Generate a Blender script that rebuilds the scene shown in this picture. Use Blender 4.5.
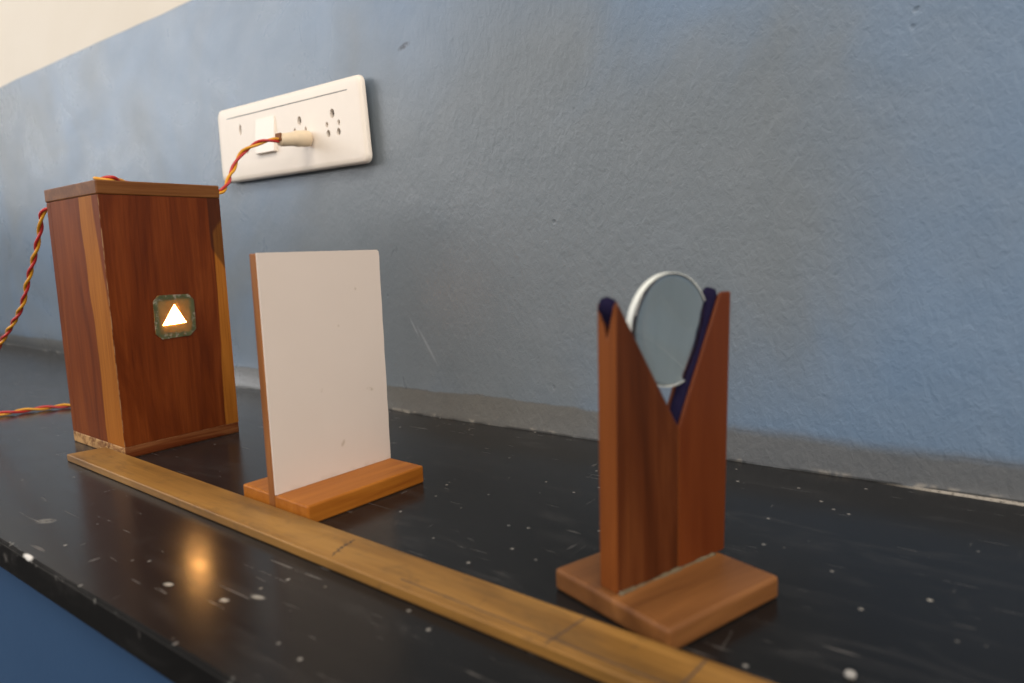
import bpy, bmesh, math, random
from mathutils import Vector, Matrix
random.seed(7)
for o in list(bpy.data.objects):
    bpy.data.objects.remove(o)
S = bpy.context.scene
COL = S.collection

# ------------------------------------------------------------------ camera
YAW, PITCH, ROLL = 0.6478, 0.1318, -0.0336
fwd = Vector((-math.sin(YAW) * math.cos(PITCH), math.cos(YAW) * math.cos(PITCH), -math.sin(PITCH)))
r0 = fwd.cross(Vector((0, 0, 1))).normalized()
u0 = r0.cross(fwd)
rgt = r0 * math.cos(ROLL) + u0 * math.sin(ROLL)
upv = u0 * math.cos(ROLL) - r0 * math.sin(ROLL)
cd = bpy.data.cameras.new('camera')
cam = bpy.data.objects.new('camera', cd)
COL.objects.link(cam)
cam.matrix_world = Matrix(((rgt.x, upv.x, -fwd.x, 0.1535), (rgt.y, upv.y, -fwd.y, -0.4159),
                           (rgt.z, upv.z, -fwd.z, 0.1346), (0, 0, 0, 1)))
cd.sensor_width = 36
cd.lens = 36 * 701.6 / 1024
cd.clip_start = 0.01
cd.dof.use_dof = True
cd.dof.focus_distance = 0.46
cd.dof.aperture_fstop = 7.0
S.camera = cam

# ------------------------------------------------------------------ view + light
S.view_settings.view_transform = 'Standard'
S.view_settings.look = 'None'
S.view_settings.gamma = 1
S.view_settings.use_curve_mapping = False
S.view_settings.exposure = 0.0
try:
    S.cycles.use_denoising = True
    S.cycles.caustics_refractive = True
    S.cycles.max_bounces = 10
except Exception:
    pass

w = bpy.data.worlds.new('room_daylight')
S.world = w
w.use_nodes = True
bg = w.node_tree.nodes['Background']
bg.inputs[0].default_value = (1.0, 0.93, 0.85, 1)
# the open bright side of the room is behind the camera; dimmer toward the floor and the far end
wt = w.node_tree
_tc = wt.nodes.new('ShaderNodeTexCoord')
_dp = wt.nodes.new('ShaderNodeVectorMath')
_dp.operation = 'DOT_PRODUCT'
_dp.inputs[1].default_value = (0.62, -0.42, 0.66)
wt.links.new(_tc.outputs['Generated'], _dp.inputs[0])
_mr = wt.nodes.new('ShaderNodeMapRange')
_mr.interpolation_type = 'SMOOTHSTEP'
_mr.inputs[1].default_value, _mr.inputs[2].default_value = -0.5, 0.9
_mr.inputs[3].default_value, _mr.inputs[4].default_value = 0.10, 0.75
wt.links.new(_dp.outputs['Value'], _mr.inputs[0])
wt.links.new(_mr.outputs[0], bg.inputs[1])


def area(name, loc, target, sx, sy, power, col):
    l = bpy.data.lights.new(name, 'AREA')
    l.shape = 'RECTANGLE'
    l.size, l.size_y = sx, sy
    l.energy = power
    l.color = col
    o = bpy.data.objects.new(name, l)
    COL.objects.link(o)
    o.location = loc
    o.rotation_euler = (Vector(target) - Vector(loc)).to_track_quat('-Z', 'Y').to_euler()
    return o


area('window_daylight', (-2.45, -2.0, 1.25), (-0.4, 0, 0.3), 1.8, 1.6, 33, (0.96, 0.97, 1.0))
area('far_left_fill', (-3.3, -1.15, 0.95), (-0.6, 0, 0.25), 0.9, 1.2, 10, (0.97, 0.98, 1.0))  # added fill, no known window: puts sheen on the left end of the wall
area('right_window_daylight', (2.1, -1.15, 1.15), (-0.2, -0.1, 0.1), 1.3, 1.3, 29, (1.0, 0.93, 0.85))
area('ceiling_light', (0.4, -1.6, 2.2), (-0.2, -0.2, 0.0), 1.6, 0.5, 32, (1.0, 0.90, 0.78))


# ------------------------------------------------------------------ node helper
class NT:
    def __init__(self, name):
        self.m = bpy.data.materials.new(name)
        self.m.use_nodes = True
        self.t = self.m.node_tree
        self.b = self.t.nodes['Principled BSDF']
        self.out = self.t.nodes['Material Output']
        tc = self.t.nodes.new('ShaderNodeTexCoord')
        self.co = tc.outputs['Object']
        sp = self.t.nodes.new('ShaderNodeSeparateXYZ')
        self.t.links.new(self.co, sp.inputs[0])
        self.x, self.y, self.z = sp.outputs

    def put(self, sock, v):
        if isinstance(v, bpy.types.NodeSocket):
            self.t.links.new(v, sock)
        elif isinstance(v, (tuple, list)):
            sock.default_value = tuple(v) + ((1,) if len(v) == 3 and len(sock.default_value) == 4 else ())
        else:
            sock.default_value = v

    def mt(self, op, a, b=None, c=None):
        n = self.t.nodes.new('ShaderNodeMath')
        n.operation = op
        for i, v in enumerate((a, b, c)):
            if v is not None:
                self.put(n.inputs[i], v)
        return n.outputs[0]

    def add(self, a, b): return self.mt('ADD', a, b)
    def sub(self, a, b): return self.mt('SUBTRACT', a, b)
    def mul(self, a, b): return self.mt('MULTIPLY', a, b)
    def mx(self, a, b): return self.mt('MAXIMUM', a, b)
    def mn(self, a, b): return self.mt('MINIMUM', a, b)

    def step(self, v, lo, hi, a=0.0, b=1.0):
        n = self.t.nodes.new('ShaderNodeMapRange')
        n.interpolation_type = 'SMOOTHSTEP'
        self.put(n.inputs[0], v)
        self.put(n.inputs[1], lo)
        self.put(n.inputs[2], hi)
        n.inputs[3].default_value, n.inputs[4].default_value = a, b
        return n.outputs[0]

    def noise(self, scale=(1, 1, 1), detail=3, rough=.5, dist=0, off=(0, 0, 0), rotz=0):
        mp = self.t.nodes.new('ShaderNodeMapping')
        mp.inputs['Scale'].default_value = scale
        mp.inputs['Location'].default_value = off
        mp.inputs['Rotation'].default_value = (0, rotz, 0)
        self.t.links.new(self.co, mp.inputs[0])
        n = self.t.nodes.new('ShaderNodeTexNoise')
        n.inputs['Scale'].default_value = 1
        n.inputs['Detail'].default_value = detail
        n.inputs['Roughness'].default_value = rough
        n.inputs['Distortion'].default_value = dist
        self.t.links.new(mp.outputs[0], n.inputs[0])
        return n.outputs[0]

    def voro(self, scale, feature='F1'):
        mp = self.t.nodes.new('ShaderNodeMapping')
        mp.inputs['Scale'].default_value = scale
        self.t.links.new(self.co, mp.inputs[0])
        n = self.t.nodes.new('ShaderNodeTexVoronoi')
        n.feature = feature
        n.inputs['Scale'].default_value = 1
        self.t.links.new(mp.outputs[0], n.inputs[0])
        return n.outputs['Distance'], n.outputs['Color']

    def mix(self, f, a, b):
        n = self.t.nodes.new('ShaderNodeMix')
        n.data_type = 'RGBA'
        self.put(n.inputs[0], f)
        self.put(n.inputs[6], a)
        self.put(n.inputs[7], b)
        return n.outputs[2]

    def ramp(self, f, stops):
        n = self.t.nodes.new('ShaderNodeValToRGB')
        e = n.color_ramp.elements
        while len(e) < len(stops):
            e.new(.5)
        for k, (p, c) in zip(e, stops):
            k.position = p
            k.color = tuple(c) + (1,)
        self.put(n.inputs[0], f)
        return n.outputs[0]

    def spot(self, a, b, ca, cb, ra, rb, ang=0.0, soft=.5):
        """soft elliptical mask of 1 around (ca, cb) in the a/b coordinates"""
        da, db = self.sub(a, ca), self.sub(b, cb)
        c, s = math.cos(ang), math.sin(ang)
        p = self.mul(self.add(self.mul(da, c), self.mul(db, s)), 1 / ra)
        q = self.mul(self.sub(self.mul(db, c), self.mul(da, s)), 1 / rb)
        d = self.mt('SQRT', self.add(self.mul(p, p), self.mul(q, q)))
        return self.step(d, 1 - soft, 1 + soft, 1, 0)

    def bump(self, h, strength, dist=.001):
        n = self.t.nodes.new('ShaderNodeBump')
        self.put(n.inputs['Strength'], strength)
        n.inputs['Distance'].default_value = dist
        self.put(n.inputs['Height'], h)
        self.t.links.new(n.outputs[0], self.b.inputs['Normal'])

    def fin(self, col, rough=.5, spec=.5, **kw):
        self.put(self.b.inputs['Base Color'], col)
        self.put(self.b.inputs['Roughness'], rough)
        self.put(self.b.inputs['Specular IOR Level'], spec)
        for k, v in kw.items():
            self.put(self.b.inputs[k], v)
        return self.m


def plain(name, col, rough=.5, spec=.5, var=.12, sc=300):
    n = NT(name)
    f = n.noise((sc,) * 3, 3)
    c2 = tuple(max(0, k * (1 - var)) for k in col)
    return n.fin(n.mix(f, col, c2), rough, spec)


def wood(name, dark, mid, light, along='z', fine=1.0, band=40, rough=.38, spec=.4, seed=0, edit=None, coat=0.0):
    """long fibres along one local axis"""
    n = NT(name)
    ax = 'xyz'.index(along)
    def sc(across, al):
        v = [across] * 3
        v[ax] = al
        return tuple(v)
    big = n.noise(sc(band, band * .11), 4, .6, 1.9, (seed, seed * 1.7, seed * .6))
    fib = n.noise(sc(900, 22), 2, .6, 0, (seed, 3, 1))
    med = n.noise(sc(260, 9), 3, .6, .6, (1, seed, 2))
    f = n.add(n.mul(big, .62), n.add(n.mul(fib, .16 * fine), n.mul(med, .26 * fine)))
    col = n.ramp(f, [(.36, dark), (.52, mid), (.68, light)])
    if edit:
        col = edit(n, col, big, fib)
    n.bump(fib, .12, .0004)
    m = n.fin(col, rough, spec * .7)
    if coat:
        n.b.inputs['Coat Weight'].default_value = coat
        n.b.inputs['Coat Roughness'].default_value = .2
    return m


# ------------------------------------------------------------------ mesh helpers
def empty(name, loc, rz=0.0):
    o = bpy.data.objects.new(name, None)
    o.empty_display_size = .02
    COL.objects.link(o)
    o.location = loc
    o.rotation_euler = (0, 0, rz)
    return o


def obj(name, bm, mat, parent=None, smooth=False, label=None):
    bmesh.ops.recalc_face_normals(bm, faces=bm.faces)
    me = bpy.data.meshes.new(name)
    bm.to_mesh(me)
    bm.free()
    if smooth:
        for p in me.polygons:
            p.use_smooth = True
    for m in (mat if isinstance(mat, (list, tuple)) else [mat]):
        me.materials.append(m)
    o = bpy.data.objects.new(name, me)
    COL.objects.link(o)
    if parent:
        o.parent = parent
    if label:
        o['label'] = label
    return o


def tag(o, label, cat, group=None):
    o['label'] = label
    o['category'] = cat
    if group:
        o['group'] = group
    return o


def struct(o):
    o['kind'] = 'structure'
    return o


def bevel(bm, w_, seg=2, edges=None):
    if w_ > 0:
        bmesh.ops.bevel(bm, geom=list(edges or bm.edges), offset=w_, segments=seg, profile=.5, affect='EDGES', clamp_overlap=True)
    return bm


def bx(x0, x1, y0, y1, z0, z1, bv=0.0, seg=2, bm=None):
    b = bmesh.new()
    vs = [b.verts.new(p) for p in ((x0, y0, z0), (x1, y0, z0), (x1, y1, z0), (x0, y1, z0),
                                   (x0, y0, z1), (x1, y0, z1), (x1, y1, z1), (x0, y1, z1))]
    for f in ((0, 1, 2, 3), (4, 5, 6, 7), (0, 1, 5, 4), (1, 2, 6, 5), (2, 3, 7, 6), (3, 0, 4, 7)):
        b.faces.new([vs[i] for i in f])
    bmesh.ops.recalc_face_normals(b, faces=b.faces)
    bevel(b, bv, seg)
    if bm is not None:
        me = bpy.data.meshes.new('tmp')
        b.to_mesh(me)
        b.free()
        bm.from_mesh(me)
        bpy.data.meshes.remove(me)
        return bm
    return b


def prism(pts, ax, a, c, holes=(), bv=0.0):
    """closed 2-D outline (with holes) in the plane normal to axis ax, extruded from a to c"""
    b = bmesh.new()
    def P(p, h):
        v = list(p)
        v.insert(ax, h)
        return v
    loops = []
    for loop in (pts, *holes):
        lo = [b.verts.new(P(p, a)) for p in loop]
        hi = [b.verts.new(P(p, c)) for p in loop]
        n = len(loop)
        for i in range(n):
            b.faces.new((lo[i], lo[(i + 1) % n], hi[(i + 1) % n], hi[i]))
        loops.append((lo, hi))
    for k in (0, 1):
        es = []
        for L in loops:
            vs = L[k]
            es += [b.edges.get((vs[i], vs[(i + 1) % len(vs)])) for i in range(len(vs))]
        bmesh.ops.triangle_fill(b, edges=es, use_beauty=True, use_dissolve=False)
    bmesh.ops.recalc_face_normals(b, faces=b.faces)
    return b


def smooth_path(pts, n=12):
    """Catmull-Rom through the points"""
    P = [Vector(p) for p in pts]
    P = [P[0] * 2 - P[1]] + P + [P[-1] * 2 - P[-2]]
    out = []
    for i in range(1, len(P) - 2):
        a, b_, c, d = P[i - 1:i + 3]
        for k in range(n):
            t = k / n
            out.append(.5 * ((2 * b_) + (c - a) * t + (2 * a - 5 * b_ + 4 * c - d) * t * t + (3 * b_ - a - 3 * c + d) * t ** 3))
    out.append(P[-2].copy())
    return out


def resample(path, ds):
    out = [path[0].copy()]
    acc = 0
    for a, b_ in zip(path, path[1:]):
        L = (b_ - a).length
        while acc + L >= ds:
            t = (ds - acc) / L
            a = a.lerp(b_, t)
            out.append(a.copy())
            L = (b_ - a).length
            acc = 0
        acc += L
    return out


def frames(path):
    T = [(path[min(i + 1, len(path) - 1)] - path[max(i - 1, 0)]).normalized() for i in range(len(path))]
    N = [T[0].orthogonal().normalized()]
    for i in range(1, len(path)):
        v = N[-1] - T[i] * N[-1].dot(T[i])
        N.append(v.normalized())
    return [(t, n_, t.cross(n_)) for t, n_ in zip(T, N)]


def tube(path, rad, seg=10, bm=None):
    b = bm or bmesh.new()
    fr = frames(path)
    rings = []
    for i, (p, (t, n_, bi)) in enumerate(zip(path, fr)):
        r = rad[i] if isinstance(rad, (list, tuple)) else rad
        rings.append([b.verts.new(p + (n_ * math.cos(2 * math.pi * k / seg) + bi * math.sin(2 * math.pi * k / seg)) * r) for k in range(seg)])
    for A, B in zip(rings, rings[1:]):
        for k in range(seg):
            b.faces.new((A[k], A[(k + 1) % seg], B[(k + 1) % seg], B[k]))
    b.faces.new(rings[0])
    b.faces.new(rings[-1][::-1])
    return b


def lathe(prof, seg=64, closed=False):
    """profile of (axial, radius) turned about local x"""
    b = bmesh.new()
    rings = []
    for a, r in prof:
        if r < 1e-6:
            rings.append([b.verts.new((a, 0, 0))])
        else:
            rings.append([b.verts.new((a, r * math.cos(2 * math.pi * k / seg), r * math.sin(2 * math.pi * k / seg))) for k in range(seg)])
    pairs = list(zip(rings, rings[1:])) + ([(rings[-1], rings[0])] if closed else [])
    for A, B in pairs:
        for k in range(seg):
            k2 = (k + 1) % seg
            if len(A) == 1 and len(B) == 1:
                continue
            if len(A) == 1:
                b.faces.new((A[0], B[k2], B[k]))
            elif len(B) == 1:
                b.faces.new((A[k], A[k2], B[0]))
            else:
                b.faces.new((A[k], A[k2], B[k2], B[k]))
    return b


def cut(bm, cutters):
    """boolean difference, evaluated right away"""
    me = bpy.data.meshes.new('t')
    bm.to_mesh(me)
    bm.free()
    o = bpy.data.objects.new('t', me)
    COL.objects.link(o)
    mc = bpy.data.meshes.new('c')
    cutters.to_mesh(mc)
    cutters.free()
    c = bpy.data.objects.new('c', mc)
    COL.objects.link(c)
    md = o.modifiers.new('b', 'BOOLEAN')
    md.object = c
    md.operation = 'DIFFERENCE'
    md.solver = 'EXACT'
    dg = bpy.context.evaluated_depsgraph_get()
    res = bpy.data.meshes.new_from_object(o.evaluated_get(dg))
    out = bmesh.new()
    out.from_mesh(res)
    bpy.data.objects.remove(o)
    bpy.data.objects.remove(c)
    bpy.data.meshes.remove(me)
    bpy.data.meshes.remove(mc)
    bpy.data.meshes.remove(res)
    return out


# ------------------------------------------------------------------ setting: wall, worktop, wall below, floor
def wall_material():
    n = NT('blue_wall_paint')
    x, z = n.x, n.z
    big = n.noise((5, 5, 5), 4, .55, .6)
    mid = n.noise((26, 26, 26), 4, .6, .5, (3, 1, 2))
    fine = n.noise((160, 160, 160), 3, .6, 0)
    blue = n.mix(mid, (.120, .192, .300), (.175, .245, .345))
    grey = n.mix(mid, (.135, .162, .186), (.178, .203, .226))
    # grey patches in the middle of the wall, and greyer toward the left
    g = n.spot(x, z, -.09, .145, .22, .13, 0.2, .75)
    g2 = n.spot(x, z, -.27, .12, .13, .12, 0.0, .8)
    g = n.mx(g, n.mul(g2, .9))
    gf = n.mul(n.add(n.mul(g, .95), n.mul(n.sub(big, .5), 1.6)), 1.0)
    col = n.mix(n.step(n.add(gf, n.step(x, -.5, .08, .55, 0.0)), .15, .95), blue, grey)
    # dusty bare strip along the worktop
    edge = n.add(.0205, n.add(n.mul(n.sub(big, .5), .012), n.mul(n.sub(fine, .5), .002)))
    band = n.step(z, n.sub(edge, n.step(x, -.15, .05, .0008, .004)), n.add(edge, n.step(x, -.15, .05, .0008, .006)), 1, 0)
    dust = n.mix(n.add(n.mul(fine, .5), n.mul(mid, .5)), (.088, .081, .066), (.165, .15, .125))
    col = n.mix(n.mul(band, .74), col, dust)
    line = n.mul(n.step(n.mt('ABSOLUTE', n.sub(z, edge)), 0, .0011, 1, 0), n.step(mid, .42, .6))
    col = n.mix(n.mul(line, .35), col, (.07, .07, .07))
    # pale plaster flakes on the joint
    fl = n.mul(n.step(z, .001, .0035, 1, 0), n.step(n.noise((60, 60, 60), 3, .6, 0, (5, 0, 0)), .52, .62))
    col = n.mix(n.mul(fl, .32), col, (.62, .56, .47))
    joint_shade = n.mul(n.step(z, .0006, .0016, 1, 0), n.step(mid, .40, .52))  # shadow line where wall meets worktop, painted into the wall colour
    col = n.mix(n.mul(joint_shade, .7), col, (.02, .02, .02))
    # scuffs
    sc = n.spot(x, z, -.2583, .2958, .0058, .0020, .25, .6)
    sc = n.mul(sc, n.step(fine, .35, .55))
    col = n.mix(n.mul(sc, .85), col, (.03, .035, .05))
    st = n.mx(n.spot(x, z, -.248, .058, .016, .0011, -.95, .6), n.spot(x, z, -.262, .072, .008, .0009, -1.0, .6))
    col = n.mix(n.mul(st, .22), col, (.5, .53, .56))
    # few pits
    vd, vc = n.voro((34, 34, 34))
    pit = n.mul(n.step(n.add(vd, n.mul(n.sub(fine, .5), .08)), .03, .075, 1, 0), n.step(mid, .48, .58))
    col = n.mix(n.mul(pit, .3), col, (.06, .08, .10))
    # cream distemper above the dado line
    lim = n.add(.3980, n.mul(n.sub(n.noise((7, 7, 7), 2, .5), .5), .004))
    up = n.step(z, n.sub(lim, .0016), n.add(lim, .0016))
    cream = n.mix(big, (.70, .635, .54), (.74, .675, .575))
    edgeline = n.step(n.mt('ABSOLUTE', n.sub(z, lim)), .0005, .0035, 1, 0)
    col = n.mix(n.mul(edgeline, .30), col, (.10, .14, .19))
    col = n.mix(up, col, cream)
    # roller stipple, stronger to the right
    s1 = n.noise((260, 260, 170), 5, .62, .5, (0, 0, 0), .6)
    s2 = n.noise((100, 100, 60), 4, .6, .6, (4, 0, 2), .5)
    h = n.add(n.mul(s1, .65), n.add(n.mul(s2, .6), n.mul(pit, -.5)))
    amt = n.step(x, -.42, .0, .12, .52)
    n.bump(h, n.mul(amt, n.step(z, .385, .40, 1, .35)), .0022)
    rough = n.add(n.mul(up, .35), n.add(n.step(x, -.34, -.08, .30, .40), n.mul(n.sub(n.noise((11, 11, 11), 4, .65, .8, (8, 2, 5)), .5), .34)))
    return n.fin(col, rough, .42)


OFF = [(-1.30, .0185), (-1.03, .0143), (-.72, -.006), (-.517, -.0133), (-.287, -.0085), (-.089, -.0035), (.005, -.0009), (.153, .005), (.4, .008)]


def base_off(x):
    if x <= OFF[0][0]:
        return OFF[0][1]
    for (a, p), (b_, q) in zip(OFF, OFF[1:]):
        if x <= b_:
            t = (x - a) / (b_ - a)
            t = t * t * (3 - 2 * t)
            return p + (q - p) * t
    return OFF[-1][1]


def build_wall():
    b = bmesh.new()
    xs = [-4 + .25 * i for i in range(10)] + [-1.5 + .02 * i for i in range(96)] + [.45 + .25 * i for i in range(8)]
    zs = [-.02, 0, .004, .008, .013, .02, .03, .045, .065, .1, .2, .4, .8, 1.6, 2.7]
    g = [[b.verts.new((x, base_off(x) * math.exp(-max(z, 0) / .03), z)) for z in zs] for x in xs]
    for i in range(len(xs) - 1):
        for j in range(len(zs) - 1):
            b.faces.new((g[i][j], g[i + 1][j], g[i + 1][j + 1], g[i][j + 1]))
    # closed behind
    L = [g[0], g[-1]]
    bk = [[b.verts.new((x, .16, z)) for z in (zs[0], zs[-1])] for x in (xs[0], xs[-1])]
    b.faces.new((bk[0][0], bk[1][0], bk[1][1], bk[0][1]))
    b.faces.new([*g[0]] + [bk[0][1], bk[0][0]])
    b.faces.new([*g[-1]] + [bk[1][1], bk[1][0]])
    b.faces.new([r[-1] for r in g] + [bk[1][1], bk[0][1]])
    b.faces.new([r[0] for r in g] + [bk[1][0], bk[0][0]])
    o = obj('wall_back', b, wall_material(), smooth=False)
    for p in o.data.polygons:
        p.use_smooth = len(p.vertices) == 4 and abs(p.normal.y) > .3
    return struct(o)


build_wall()


def worktop_material():
    n = NT('black_worktop')
    x, y, z = n.x, n.y, n.z
    big = n.noise((9, 9, 9), 4, .6, .4)
    mid = n.noise((45, 45, 45), 4, .65, .5, (2, 2, 2))
    fine = n.noise((380, 380, 380), 3, .6)
    col = n.mix(big, (.0042, .0042, .0044), (.0095, .0092, .0092))
    # cloudy wipe marks
    wipe = n.noise((14, 60, 30), 4, .65, 1.5, (1, 5, 0))
    col = n.mix(n.mul(n.step(wipe, .5, .78), .42), col, (.045, .043, .042))
    # scratches
    scr = n.noise((25, 420, 80), 2, .55, .4, (0, 2, 0))
    scm = n.mul(n.step(scr, .66, .74), n.step(mid, .42, .58))
    scr2 = n.noise((300, 30, 80), 2, .55, .6, (7, 1, 0))
    scm = n.mx(scm, n.mul(n.step(scr2, .68, .76), n.step(mid, .5, .65)))
    col = n.mix(n.mul(scm, .55), col, (.16, .15, .14))
    # paint and plaster specks
    vd, vc = n.voro((42, 42, 42))
    sp = n.t.nodes.new('ShaderNodeSeparateColor')
    n.t.links.new(vc, sp.inputs[0])
    size = n.mul(n.step(sp.outputs[0], .70, 1.0), .046)
    speck = n.step(n.add(vd, n.mul(n.sub(fine, .5), .07)), n.mul(size, .6), n.add(size, .001), 1, 0)
    speck = n.mul(speck, n.step(sp.outputs[0], .70, .72))
    col = n.mix(n.mul(speck, n.step(sp.outputs[1], 0, 1, .06, .42)), col, n.mix(sp.outputs[2], (.42, .37, .30), (.60, .60, .58)))
    vd2, vc2 = n.voro((130, 130, 130))
    sp2 = n.t.nodes.new('ShaderNodeSeparateColor')
    n.t.links.new(vc2, sp2.inputs[0])
    speck2 = n.mul(n.step(vd2, .04, .16, 1, 0), n.step(sp2.outputs[0], .86, .88))
    col = n.mix(n.mul(speck2, .7), col, (.35, .33, .3))
    # individual paint drops and stains seen on the top
    drops = None
    for (cx, cy, rx, ry, an, k) in ((-.0993, -.277, .0019, .0012, .3, .85), (-.2604, -.2823, .0050, .0030, .4, .2), (-.132, -.2826, .0022, .0012, .2, .6),
                                    (-.09, -.268, .0030, .0013, .2, .4), (.1268, -.1288, .0009, .0009, 0, .6)):
        s = n.mul(n.mul(n.spot(x, y, cx, cy, rx, ry, an, .5), n.step(fine, .3, .5)), k)
        drops = s if drops is None else n.mx(drops, s)
    col = n.mix(drops, col, (.62, .58, .5))
    # pale filler along the wall joint on the right
    cr = n.mul(n.step(y, -.0015, .0005), n.mul(n.step(x, .085, .12), n.step(fine, .25, .5)))
    col = n.mix(n.mul(cr, .8), col, (.55, .5, .43))
    # chips along the front arris
    ch = n.mul(n.mul(n.step(y, -.3035, -.3025, 1, 0), n.step(z, -.0035, -.002)), n.step(n.noise((160, 160, 160), 3, .6, 0, (1, 1, 8)), .62, .68))
    col = n.mix(n.mul(ch, .5), col, (.3, .29, .27))
    c2 = n.mul(n.spot(x, y, -.2174, -.3052, .0046, .0012, 0, .45), n.step(n.add(z, n.mul(n.sub(fine, .5), .003)), -.0022, -.0012))
    col = n.mix(n.mul(c2, .95), col, (.75, .73, .7))
    rough = n.add(.215, n.add(n.mul(n.sub(mid, .5), .07), n.add(n.mul(scm, .15), n.mul(n.sub(wipe, .5), .16))))
    n.bump(n.add(n.mul(mid, .5), n.add(n.mul(big, 1.2), n.mul(fine, .06))), .06, .0022)
    cutedge = n.step(z, -.0022, -.0012, 1, 0)          # the sawn edge was never polished
    return n.fin(col, n.mx(rough, n.mul(cutedge, .85)), n.add(.20, n.mul(cutedge, -.15)), **{'Sheen Weight': n.add(.045, n.mul(cutedge, -.045)), 'Sheen Roughness': .35, 'Sheen Tint': (1.0, .97, .93)})


FY = -.3056
b = bx(-2.6, 1.0, FY, .03, -.0159, 0, .0012, 2)
top = obj('worktop', b, worktop_material())
tag(top, 'long black scratched worktop running along the blue wall', 'worktop')

under = obj('wall_below', bx(-2.6, 1.0, -.288, -.2, -.9, -.0159), None)
n = NT('blue_panel_paint')
nb = n.noise((12, 12, 12), 4, .6, .4)
n.bump(n.noise((160, 160, 160), 3), .15, .001)
under.data.materials.clear()
under.data.materials.append(n.fin(n.mix(nb, (.022, .058, .132), (.029, .070, .150)), .7, .12))
struct(under)

n = NT('grey_floor')
fl = obj('floor', bx(-4, 2.0, -4.0, .2, -1.0, -.9), n.fin(n.mix(n.noise((6, 6, 6), 4), (.17, .16, .15), (.23, .22, .2)), .5, .4))
struct(fl)

# ------------------------------------------------------------------ light box
BW, BD, BH, LID, T = .0892, .0845, .1881, .0093, .008


def teak_edit(face):
    def f(n, col, big, fib):
        sapc = n.ramp(n.add(n.mul(big, .5), n.mul(fib, .5)), [(.35, (.25, .080, .010)), (.6, (.36, .128, .018))])
        wob = n.mul(n.sub(n.noise((30, 30, 24), 3, .5, .3), .5), .006)
        if face == 'front':
            # narrow sapwood strip and a dark knot on the far edge
            lim = n.add(n.step(n.z, .02, .155, .0745, .0775), n.mul(wob, .5))
            m = n.mul(n.step(n.y, n.sub(lim, .0004), n.add(lim, .0004)), n.step(n.add(n.z, n.mul(n.sub(n.y, .072), -1.2)), .146, .150, 1, 0))
            col = n.mix(m, col, sapc)
            kn = n.mul(n.step(n.y, n.add(.0745, n.mul(wob, .4)), n.add(.0755, n.mul(wob, .4))), n.step(n.add(n.z, n.mul(n.sub(n.y, .072), 1.6)), .145, .149))
            col = n.mix(n.mul(kn, .65), col, (.026, .010, .006))
            # rubbed, pale near arris and foot
            ar = n.mul(n.step(n.y, .0002, .0008, 1, 0), n.step(n.noise((200, 200, 90), 3), .40, .56))
            col = n.mix(n.mul(ar, .7), col, (.42, .27, .14))
            ft = n.mul(n.step(n.z, n.add(.004, wob), n.add(.008, wob), 1, 0), n.step(n.noise((60, 60, 240), 3), .45, .62))
            col = n.mix(n.mul(ft, .5), col, (.30, .15, .06))
        else:
            # pale strip widening down the near edge
            lo = n.add(n.step(n.z, .06, .18, -.0265, -.0310), wob)
            hi = n.add(n.step(n.z, .06, .18, .004, -.0095), n.mul(wob, .5))
            m = n.mul(n.step(n.x, n.sub(lo, .0008), n.add(lo, .0008)), n.step(n.x, n.sub(hi, .0015), n.add(hi, .0015), 1, 0))
            # the strip starts narrow at the lid
            col = n.mix(m, col, sapc)
        return col
    return f


teak = ((.070, .0125, .0028), (.125, .025, .0048), (.185, .043, .0085))
M_front = wood('teak_front', *teak, 'z', 1.0, 46, .34, .25, 2.0, teak_edit('front'))
M_side = wood('teak_side', (.105, .022, .0045), (.16, .037, .0075), (.22, .058, .012), 'z', 1.0, 40, .55, .15, 5.0, teak_edit('side'))
M_lid = wood('lid_wood', (.085, .028, .007), (.135, .046, .011), (.21, .085, .025), 'y', 1.2, 30, .5, .25, 3.0)


def raw_edit(n, col, big, fib):
    r = n.noise((120, 120, 160), 4, .65, .5)
    return n.mix(n.step(r, .42, .6), col, (.50, .29, .12))


M_foot = wood('raw_plywood', (.11, .04, .014), (.22, .10, .035), (.34, .17, .07), 'y', 1.0, 60, .6, .3, 8.0, raw_edit)
M_footred = wood('stained_foot', (.070, .014, .0035), (.115, .026, .006), (.22, .085, .03), 'y', 1.0, 60, .5, .2, 8.0)

boxt = empty('light_box', (-.3418, -.2044, 0), -.0264)
tag(boxt, 'tall reddish brown wooden box with a lit triangle on its front', 'box')
cy, cz = .0430, .0947
hole = [(cy - .011, cz - .0115), (cy + .011, cz - .0115), (cy + .011, cz + .0115), (cy - .011, cz + .0115)]
zb, zt = .0082, BH - LID
b = prism([(T, zb), (BD, zb), (BD, zt), (T, zt)], 0, -T, 0, [hole])
obj('front_panel', b, M_front, boxt)
sp_ = obj('side_panel', bx(-BW + T, 0, 0, T, zb, zt), [M_side, M_front], boxt)
for p in sp_.data.polygons:
    p.material_index = 1 if p.normal.x > .5 else 0
obj('side_panel', bx(-BW + T, -T - .0001, BD - T, BD, zb, zt, .0005), M_side, boxt)
obj('back_panel', bx(-BW, -BW + T - .0001, 0, BD, zb, zt, .0005), M_side, boxt)
obj('lid', bx(-BW - .0004, .0006, -.0006, BD + .0004, zt + .0001, BH, .0009, 2), M_lid, boxt, label='brown lid with grain running sideways')
fb = bx(-BW, 0, 0, BD, 0, zb - .0001, .0007, 2)
foot = obj('base_board', fb, [M_foot, M_footred], boxt, label='rough splintered pale edge at the foot')
for p in foot.data.polygons:
    p.material_index = 1 if p.normal.x > .5 else 0

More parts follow.
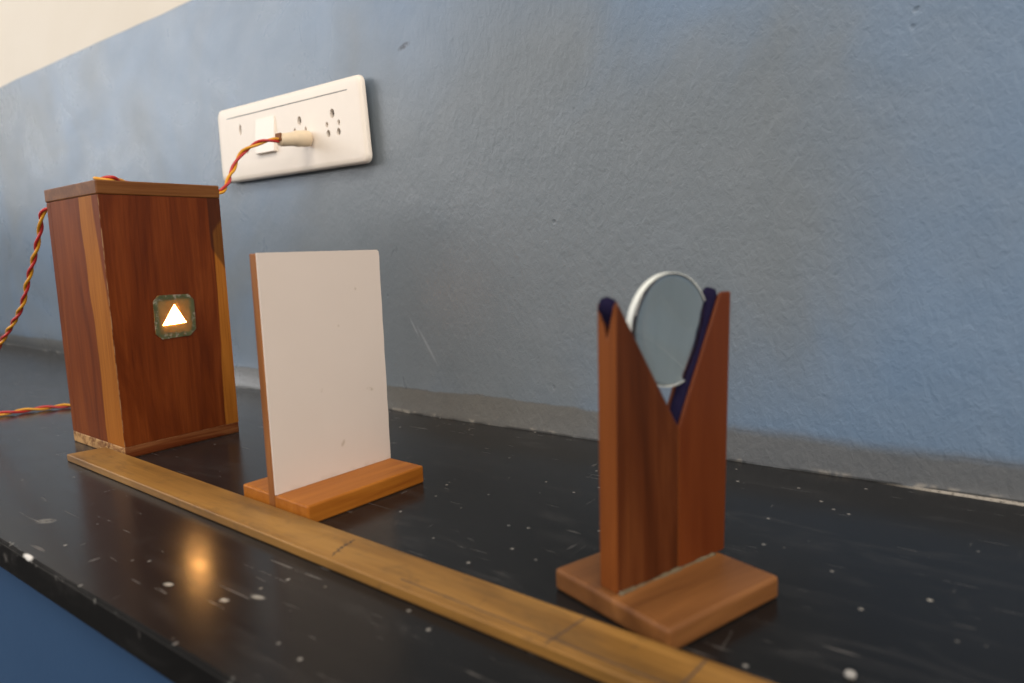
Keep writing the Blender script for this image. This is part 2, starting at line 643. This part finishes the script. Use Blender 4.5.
# green card with the triangular opening
def card_material():
    n = NT('green_card')
    f = n.noise((220, 220, 220), 4, .6)
    col = n.mix(n.step(f, .35, .65), (.060, .088, .042), (.11, .13, .060))
    # rubbed white flecks near the rim of the card
    dy = n.mt('ABSOLUTE', n.sub(n.y, cy))
    dz = n.mt('ABSOLUTE', n.sub(n.z, cz))
    rim = n.step(n.mx(dy, dz), .0108, .0135)
    fl = n.mul(rim, n.step(n.noise((330, 330, 330), 3, .6, 0, (2, 3, 1)), .54, .62))
    col = n.mix(n.mul(fl, .8), col, (.42, .38, .30))
    n.fin(col, .55, .35)
    tr = n.t.nodes.new('ShaderNodeBsdfTranslucent')
    tr.inputs[0].default_value = (.62, .38, .13, 1)
    mx_ = n.t.nodes.new('ShaderNodeMixShader')
    mx_.inputs[0].default_value = .30
    n.t.links.new(n.b.outputs[0], mx_.inputs[1])
    n.t.links.new(tr.outputs[0], mx_.inputs[2])
    n.t.links.new(mx_.outputs[0], n.out.inputs[0])
    return n.m


h, k = .0147, .0042
hz = .0155
octa = [(cy - h + k, cz - hz), (cy + h - k - .001, cz - hz + .0006), (cy + h - .0004, cz - hz + k + .0008), (cy + h - .0002, cz + hz - k - .0005),
        (cy + h - k * .9, cz + hz - .0004), (cy - h + k * .9, cz + hz), (cy - h + .0002, cz + hz - k), (cy - h - .0002, cz - hz + k)]
tri = [(.0335, .0888), (.0506, .0895), (.0430, .1032)]
obj('aperture_card', prism(octa, 0, .0001, .0009, [tri]), card_material(), boxt, label='green chamfered square card with a triangular hole')
em = bpy.data.materials.new('lit_frosted_pane')
em.use_nodes = True
em.node_tree.nodes.clear()
e = em.node_tree.nodes.new('ShaderNodeEmission')
e.inputs[0].default_value = (1.0, .46, .13, 1)
e.inputs[1].default_value = 66
oo = em.node_tree.nodes.new('ShaderNodeOutputMaterial')
em.node_tree.links.new(e.outputs[0], oo.inputs[0])
obj('lit_triangle', prism([(p[0], p[1]) for p in tri], 0, .00025, .0006), em, boxt, label='glowing white triangle')
pl = bpy.data.lights.new('box_bulb', 'POINT')
pl.energy = .08
pl.color = (1, .72, .38)
pl.shadow_soft_size = .004
po = bpy.data.objects.new('box_bulb', pl)
COL.objects.link(po)
po.location = boxt.matrix_basis @ Vector((-.017, cy, cz))

# ------------------------------------------------------------------ projection screen
SW, SD, SH, BO, BT, BRD = .0611, .0798, .0103, .0278, .0068, .1367
pale = ((.25, .072, .008), (.35, .115, .013), (.45, .165, .024))
M_base = wood('honey_wood', *pale, 'y', .9, 34, .42, .28, 1.0)
M_edge = wood('honey_edge', (.16, .055, .014), (.24, .085, .02), (.33, .13, .035), 'z', .9, 40, .42, .35, 4.0)
scr = empty('projection_screen', (-.1334, -.2108, 0), -.0399)
tag(scr, 'upright white board standing on a honey coloured wooden foot', 'screen')
bt = bx(-SW, 0, .0004, SD, 0, SH, .0010, 2)
obj('base_block', bt, M_base, scr)
sheet = .0011
obj('board', bx(-BO - BT, -BO - sheet - .0001, 0, SD - .0004, .0005, BRD - .0004, .0004, 1), M_edge, scr, label='brown wooden board edge behind the white face')


def white_material():
    n = NT('white_laminate')
    y, z = n.y, n.z
    f = n.noise((25, 25, 25), 4, .6)
    col = n.mix(f, (.635, .545, .480), (.665, .575, .510))
    g = n.noise((420, 420, 420), 3)
    for (cy_, cz_, ry, rz_, an, k_) in ((.0664, .0556, .0022, .0009, -.3, .6), (.0448, .028, .0010, .0019, -.5, .45),
                                       (.0601, .1152, .0008, .0010, 0, .5), (.0331, .0603, .0009, .0012, 0, .4), (.047, .095, .0007, .0007, 0, .3)):
        m = n.mul(n.spot(y, z, cy_, cz_, ry, rz_, an, .6), n.step(g, .35, .6))
        col = n.mix(n.mul(m, k_), col, (.30, .21, .12))
    dirt = n.mul(n.step(z, SH + .0005, SH + .004, 1, 0), n.step(n.noise((120, 120, 120), 3), .45, .6))
    col = n.mix(n.mul(dirt, .15), col, (.35, .26, .17))
    return n.fin(col, .42, .35)


pts = [(.0003, SH + .0001), (SD - .0008, SH + .0001)]
for i in range(1, 14):
    z_ = SH + (BRD - SH - .004) * i / 13
    pts.append((SD - .0006 + random.uniform(-.00035, .00025), z_))
pts += [(SD - .0010, BRD - .0012), (SD - .0022, BRD - .0002), (.0003, BRD)]
obj('white_face', prism(pts, 0, -BO - sheet, -BO), white_material(), scr, label='white laminate face with small brown marks')

# ------------------------------------------------------------------ lens holder
LW, LD, LH, LO, LT, LB, LV, LI, LJ = .0594, .0612, .0089, .0276, .0094, .1149, .0655, .0037, .0
LY1 = LD + .0032
LEAN = .0009
hol = empty('lens_holder', (.0622, -.2154, 0), -.3039)
tag(hol, 'wooden stand with a deep V cut and blue felt', 'stand')
wb = ((.12, .046, .014), (.19, .076, .023), (.27, .115, .038))
M_hb = wood('stand_foot_wood', *wb, 'y', .8, 26, .42, .35, 2.5)
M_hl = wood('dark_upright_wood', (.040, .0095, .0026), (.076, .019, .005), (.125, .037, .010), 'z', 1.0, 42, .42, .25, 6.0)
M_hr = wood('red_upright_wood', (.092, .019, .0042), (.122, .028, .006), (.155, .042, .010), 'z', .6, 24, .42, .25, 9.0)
hb = bx(-LW, 0, 0, LD, 0, LH, .0016, 3)
obj('base_block', hb, M_hb, hol)
mid = (LI + LY1) / 2 + .0022
x1, x0 = -LO, -LO - LT


def grooved(profile_top, ya, yb, name, mat):
    """upright half: outline in y/z with the top line grooved along its middle"""
    us = [x0, x0 + LT * .13, x0 + LT * .5, x0 + LT * .86, x1]
    gd = [0, 0, .0120, 0, 0]
    b = bmesh.new()
    rows = []
    for u, d in zip(us, gd):
        row = [b.verts.new((u, ya, LH)), b.verts.new((u, yb, LH))]
        for (y_, z_) in profile_top:          # from yb side back to ya
            row.append(b.verts.new((u + LEAN * z_ / LB, y_, z_ - d)))
        rows.append(row)
    m = len(rows[0])
    for A, B in zip(rows, rows[1:]):
        for i in range(m):
            b.faces.new((A[i], A[(i + 1) % m], B[(i + 1) % m], B[i]))
    b.faces.new(rows[0])
    b.faces.new(rows[-1][::-1])
    bevel_edges = [e_ for e_ in b.edges if all(v.co.x > x1 - .0001 or v.co.x < x0 + .001 for v in e_.verts) and len(e_.link_faces) == 2 and e_.calc_face_angle(0) > .6 and abs(e_.verts[0].co.x - e_.verts[1].co.x) < LEAN * 1.1 and min(v.co.z for v in e_.verts) > LH + .001]
    bevel(b, .0006, 2, bevel_edges)
    o = obj(name, b, [mat, M_he], hol)
    for p in o.data.polygons:
        p.material_index = 1 if p.normal.y < -.9 else 0
    return o


M_he = wood('orange_upright_edge', (.13, .034, .007), (.20, .056, .011), (.27, .085, .018), 'z', .8, 30, .45, .25, 12.0)
PL, PR = (LI + .0010, LB + .0006), (LY1 - .0046, LB + .0003)
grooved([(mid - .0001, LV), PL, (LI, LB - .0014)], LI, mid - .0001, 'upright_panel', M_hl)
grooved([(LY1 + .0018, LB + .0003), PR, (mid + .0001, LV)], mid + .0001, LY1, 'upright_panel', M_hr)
fm = NT('navy_felt')
fm.bump(fm.noise((1500, 1500, 1500), 3), .6, .0006)
M_felt = fm.fin(fm.mix(fm.noise((900, 900, 900), 3), (.006, .005, .018), (.016, .013, .040)), .95, .05)
cxm = (x0 + x1) / 2 + LEAN * .9


def felt(a, c, name):
    a, c = Vector((cxm, *a)), Vector((cxm, *c))
    path = [a.lerp(c, i / 26) for i in range(27)]
    path = [p + Vector((random.uniform(-.0002, .0002), 0, random.uniform(-.00025, .00025))) for p in path]
    b = tube(path, [.0020] + [.0034 + random.uniform(-.00015, .00018) for _ in path[1:-1]] + [.0020], 12)
    return obj(name, b, M_felt, hol, True, 'navy blue felt strip')


felt((LI - .0006, LB + .0011), (mid - .0012, LV - .0046), 'felt_lining')
felt((LY1 - .0046, LB + .0014), (mid + .0012, LV - .0046), 'felt_lining')
gb = []
for i in range(30):
    y_ = LI + .0005 + (LY1 - LI - .0065) * i / 29
    gb.append(Vector((x1 + .0002, y_, LH + .0001)))
glue = tube(gb, [.0006 + random.uniform(-.0004, .0005) for _ in gb], 8)
obj('glue_bead', glue, plain('old_glue', (.17, .13, .075), .5, .4, .6, 400), hol, True, 'dull yellowish glue line')

# ------------------------------------------------------------------ lens (rests in the V)
R, rt = .0212, .0033
lens_c = Vector((cxm, .0358, .1024))
ln = empty('convex_lens', hol.matrix_basis @ lens_c, -.3039)
tag(ln, 'round clear glass lens resting upright in the V of the wooden stand', 'lens')
sag = .0017
prof = [(-rt / 2 - sag, 0)]
for i in range(1, 13):
    r_ = (R - .0004) * i / 12
    prof.append((-rt / 2 - sag * (1 - (r_ / (R - .0004)) ** 2), r_))
prof += [(-rt / 2 + .0003, R - .0001), (rt / 2 - .0003, R - .0001)]
for i in range(12, 0, -1):
    r_ = (R - .0004) * i / 12
    prof.append((rt / 2 + sag * (1 - (r_ / (R - .0004)) ** 2), r_))
prof.append((rt / 2 + sag, 0))
gn = NT('clear_glass')
gn.fin((.90, .97, .94), .0, .5, **{'Transmission Weight': 1.0, 'IOR': 1.5})
obj('glass', lathe(prof, 72), gn.m, ln, True)
rn = NT('ground_glass_edge')
rn.fin(rn.mix(rn.noise((500, 500, 500), 3), (.62, .66, .62), (.78, .80, .76)), .4, .5)
obj('rim', lathe([(-rt / 2 + .0003, R), (rt / 2 - .0003, R), (rt / 2 - .0003, R + .0003), (-rt / 2 + .0003, R + .0003)], 72, True), rn.m, ln, False, 'frosted pale edge of the glass')

# ------------------------------------------------------------------ metre rule lying along the objects
RW, RT, RLEN = .0238, .0049, .80


def rule_edit(n, col, big, fib):
    # grimy handling stains and a polished yellow belly
    d = n.noise((14, 60, 60), 4, .6, .4, (3, 1, 0))
    col = n.mix(n.mul(n.step(d, .46, .68), .6), col, (.10, .055, .020))
    d2 = n.noise((70, 110, 110), 4, .65, .6, (1, 6, 0))
    col = n.mix(n.mul(n.step(d2, .52, .70), .4), col, (.085, .050, .022))
    yl = n.noise((10, 40, 20), 3, .5, .2, (9, 4, 0))
    return n.mix(n.mul(n.step(yl, .5, .7), .4), col, (.42, .22, .055))


M_rule = wood('old_rule_wood', (.150, .072, .018), (.245, .122, .030), (.32, .168, .045), 'x', .9, 30, .42, .3, 3.3, rule_edit)
M_ink = plain('faded_ink', (.085, .065, .055), .7, .2, .5, 900)
rul = empty('wooden_rule', (-.3752, -.2283, 0), -.0281)
tag(rul, 'long worn yellowish wooden rule lying flat in front of the three objects', 'ruler')
b = bx(0, RLEN, 0, RW, 0, RT, .0009, 3)
for v in b.verts:                                  # far end sawn a little askew
    if v.co.x < .01:
        v.co.x += (v.co.y / RW) * .004
obj('body', b, M_rule, rul)


def ribbon(pts, wd, name, label, z0=RT):
    b = bmesh.new()
    P = smooth_path([(p[0], p[1], z0) for p in pts], 6) if len(pts) > 2 else [Vector((p[0], p[1], z0)) for p in pts]
    prev = None
    for i, p in enumerate(P):
        t = (P[min(i + 1, len(P) - 1)] - P[max(i - 1, 0)]).normalized()
        n_ = Vector((-t.y, t.x, 0)) * wd / 2
        q = [b.verts.new(p + s * n_ + Vector((0, 0, h_))) for s, h_ in ((-1, -.0001), (1, -.0001), (1, .00008), (-1, .00008))]
        if prev:
            for a in range(4):
                b.faces.new((prev[a], prev[(a + 1) % 4], q[(a + 1) % 4], q[a]))
        else:
            b.faces.new(q)
        prev = q
    b.faces.new(prev[::-1])
    return obj(name, b, M_ink, rul, False, label)


ribbon([(.4042, .0012), (.4052, .0105), (.4062, .0226)], .0006, 'pencil_line', 'dark line drawn across the rule')
ribbon([(.4495, .0012), (.4503, .0118), (.4507, .0226)], .0007, 'pencil_line', 'dark line drawn across the rule')
ribbon([(.33, .0052), (.40, .0049), (.44, .0045), (.60, .0045)], .0005, 'scored_line', 'faint line scored along the rule')
ribbon([(.2885, .0030), (.2880, .0048), (.2868, .0056), (.2876, .0080), (.2852, .0084), (.2862, .0110), (.2846, .0106), (.2852, .0138), (.2838, .0134), (.2846, .0166), (.2832, .0172), (.2836, .0196)], .0006, 'ink_scribble', 'small blue black scribble')

# ------------------------------------------------------------------ socket board on the wall
PX, PZ, PW, PH = -.5118, .2091, .22, .0712
pb = empty('switchboard', (PX - .0022, 0, PZ + .0004), 0)
tag(pb, 'white wall plate with a rocker switch and pin sockets on the blue wall', 'switchboard')
M_wh = plain('ivory_plastic', (.86, .78, .69), .4, .4, .05, 120)
M_wh2 = plain('switch_plastic', (.86, .785, .695), .35, .5, .03, 120)
M_dk = plain('socket_dark', (.03, .027, .024), .7, .2)
# frame fixed to the wall; its right edge shows where the cover has sprung off
obj('back_frame', bx(.003, PW + .0026, .0005, PH + .0006, -.0042, .002, .0005, 2), plain('grubby_plastic', (.62, .57, .47), .5, .35, .3, 200), pb, label='grubby frame edge behind the cover')


def rounded(x0_, x1_, z0_, z1_, r, seg=6):
    out = []
    for (cx_, cz_, a0) in ((x1_ - r, z0_ + r, -90), (x1_ - r, z1_ - r, 0), (x0_ + r, z1_ - r, 90), (x0_ + r, z0_ + r, 180)):
        for i in range(seg + 1):
            a = math.radians(a0 + 90 * i / seg)
            out.append((cx_ + r * math.cos(a), cz_ + r * math.sin(a)))
    return out


def cover():
    """pillow edged cover with a rectangular window for the modules"""
    b = bmesh.new()
    rings = []
    for (ins, y_) in ((0, -.0050), (.0002, -.0072), (.0008, -.0088), (.0022, -.0097), (.0055, -.0100), (.0150, -.0102)):
        pts_ = rounded(-.0005 + ins, PW - .0010 - ins, -.0004 + ins, PH - ins, max(.0065 - ins * .2, .0015))
        row = []
        if ins > .01:
            pts_ = rounded(.0168, .1982, .0145, .0609, .0008)
        for (px_, pz_) in pts_:
            bulge = -.0022 * (1 - ((pz_ - PH / 2) / (PH / 2)) ** 2) if px_ < .1 and ins < .01 else .0
            lift = -.0010 * px_ / PW
            if px_ > .15 and ins < .012:
                px_ = px_ - .0048 * (pz_ / PH) * (px_ - .15) / .07
            row.append(b.verts.new((px_ + bulge, y_ + lift, pz_)))
        rings.append(row)
    m = len(rings[0])
    for A, B in zip(rings, rings[1:]):
        for i in range(m):
            b.faces.new((A[i], A[(i + 1) % m], B[(i + 1) % m], B[i]))
    return b


cv = obj('cover_plate', cover(), M_wh, pb, True, 'ivory cover with rounded edges')
# module panel with the pin holes
px0, px1, pz0, pz1 = .0163, PW - .0226, .0156, PH - .0124
panel = bx(.0140, .2005, -.01015, -.0065, .0125, .0602, .0001, 1)
for v_ in panel.verts:
    v_.co.y += -.0010 * v_.co.x / PW
cutb = bmesh.new()
holes = [(.0390, .0478, .0017, .0042), (.0479, .0271, .0019, .0026), (.1315, .0441, .0024, .0032), (.1241, .0364, .0012, .0019), (.1398, .0357, .0012, .0019),
         (.1770, .0442, .0024, .0032), (.1692, .0358, .0014, .0020), (.1849, .0358, .0014, .0020), (.1706, .0282, .0021, .0026), (.1841, .0282, .0021, .0026)]
for (hx, hz_, ra, rb) in holes:
    ring_a, ring_b = [], []
    for i in range(20):
        a = 2 * math.pi * i / 20
        ring_a.append(cutb.verts.new((hx + 1.2 * ra * math.cos(a), -.02, hz_ + 1.25 * rb * math.sin(a))))
        ring_b.append(cutb.verts.new((hx + 1.2 * ra * math.cos(a), -.002, hz_ + 1.25 * rb * math.sin(a))))
    for i in range(20):
        j = (i + 1) % 20
        cutb.faces.new((ring_a[i], ring_a[j], ring_b[j], ring_b[i]))
    cutb.faces.new(ring_a[::-1])
    cutb.faces.new(ring_b)
bmesh.ops.recalc_face_normals(cutb, faces=cutb.faces)
obj('socket_panel', cut(panel, cutb), M_wh, pb)
obj('hole_backing', bx(px0 + .002, px1 - .002, -.0064, -.0048, pz0 + .001, pz1 - .001), M_dk, pb, label='dark backing behind the pin holes')  # dark block behind the panel, stands in for shade inside the holes
# rocker: a shallow wedge, pressed at the bottom
rb_ = bmesh.new()
rx0, rx1 = .0660, .0960
sec = [(-.0100, .0535), (-.0114, .0535), (-.0128, .0375), (-.0142, .0215), (-.0100, .0215)]
A = [rb_.verts.new((rx0, y_, z_)) for y_, z_ in sec]
B = [rb_.verts.new((rx1, y_, z_)) for y_, z_ in sec]
for i in range(5):
    rb_.faces.new((A[i], A[(i + 1) % 5], B[(i + 1) % 5], B[i]))
rb_.faces.new(A)
rb_.faces.new(B[::-1])
bevel(rb_, .0006, 2)
obj('rocker_switch', rb_, M_wh2, pb, label='brighter white rocker')

# ------------------------------------------------------------------ twisted power cord with its plug
cord = empty('power_cord', (-.3687, -.0125, .2363))
tag(cord, 'red and yellow twisted power cord plugged into the wall plate', 'cord')
O = Vector((-.3687, -.0125, .2363))
# plug: rounded body on the socket, squarer tail with a cord opening
pp = [Vector(p) - O for p in ((-.3687, -.0122, .2363), (-.3687, -.0130, .2363), (-.3688, -.0155, .2361), (-.3689, -.024, .2352), (-.3690, -.0265, .2348), (-.3691, -.029, .2344), (-.3692, -.041, .2325), (-.3692, -.0425, .2323))]
pg = tube(pp, [.0054, .0066, .0070, .0069, .0066, .0058, .0054, .0046], 20)
obj('plug', pg, plain('aged_plug_plastic', (.80, .65, .46), .45, .4, .12, 200), cord, True, 'cream two pin plug')
obj('cord_entry', bx(-.0047, .0033, -.0312, -.0296, -.0052 + .0005, .0016, .0004, 1), plain('cord_opening', (.20, .075, .02), .6, .3), cord, label='brown opening where the wires enter')
ctrl = [(-.3692, -.041, .2322), (-.3710, -.0500, .2316), (-.3772, -.0600, .2282), (-.3850, -.0700, .2196), (-.3845, -.0800, .2045), (-.3745, -.0960, .1880),
        (-0.3892, -0.1071, 0.1884), (-0.4036, -0.1197, 0.1906), (-0.4021, -0.1408, 0.1905), (-0.3867, -0.1612, 0.1905), (-0.3681, -0.1777, 0.1906), (-0.3593, -0.1869, 0.1911), (-0.3685, -0.1927, 0.1909), (-0.3861, -0.1762, 0.1906), (-0.4106, -0.1576, 0.1906), (-0.4284, -0.1501, 0.1911), (-0.4359, -0.1519, 0.1880), (-0.448, -0.175, 0.183), (-0.4593, -0.193, 0.1756), (-0.4734, -0.193, 0.1611), (-0.486, -0.193, 0.1459), (-0.51, -0.193, 0.1221), (-0.5356, -0.193, 0.0968), (-0.5957, -0.196, 0.059),
        (-.6300, -.203, .030), (-.6900, -.212, .0065), (-.7100, -.232, .0025), (-.680, -.252, .0025), (-.628, -.240, .0025), (-.5902, -.2012, .0025),
        (-.5838, -.1794, .0025), (-.5697, -.153, .0025), (-.538, -.128, .0025), (-.490, -.128, .0040), (-.450, -.142, .0060), (-.4345, -.1500, .0080)]
core = resample(smooth_path([Vector(c) - O for c in ctrl], 14), .0012)
fr = frames(core)
pitch, off, rw = .0310, .00112, .00115
for ph, nm, col in ((0, 'red_wire', (.50, .030, .028)), (math.pi, 'yellow_wire', (.72, .33, .020))):
    path = []
    for i, (p, (t, n_, bi)) in enumerate(zip(core, fr)):
        a = ph + 2 * math.pi * i * .0012 / pitch
        path.append(p + (n_ * math.cos(a) + bi * math.sin(a)) * off)
    obj(nm, tube(path, rw, 10), plain(nm.replace('_', '_insulation_'), col, .4, .45, .12, 200), cord, True, nm.split('_')[0] + ' insulated wire')

# ------------------------------------------------------------------ a crumb of plaster at the front
b = bmesh.new()
bmesh.ops.create_icosphere(b, subdivisions=3, radius=.0017)
for v in b.verts:
    v.co *= 1 + random.uniform(-.10, .10)
    v.co.z = max(v.co.z * .7, -.0009)
crumb = obj('plaster_crumb', b, plain('pale_plaster', (.36, .35, .33), .7, .3, .3, 600), None, True)
crumb.location = (.1128, -.1951, .00090)
tag(crumb, 'small pale crumb lying on the black worktop at the lower right', 'crumb')
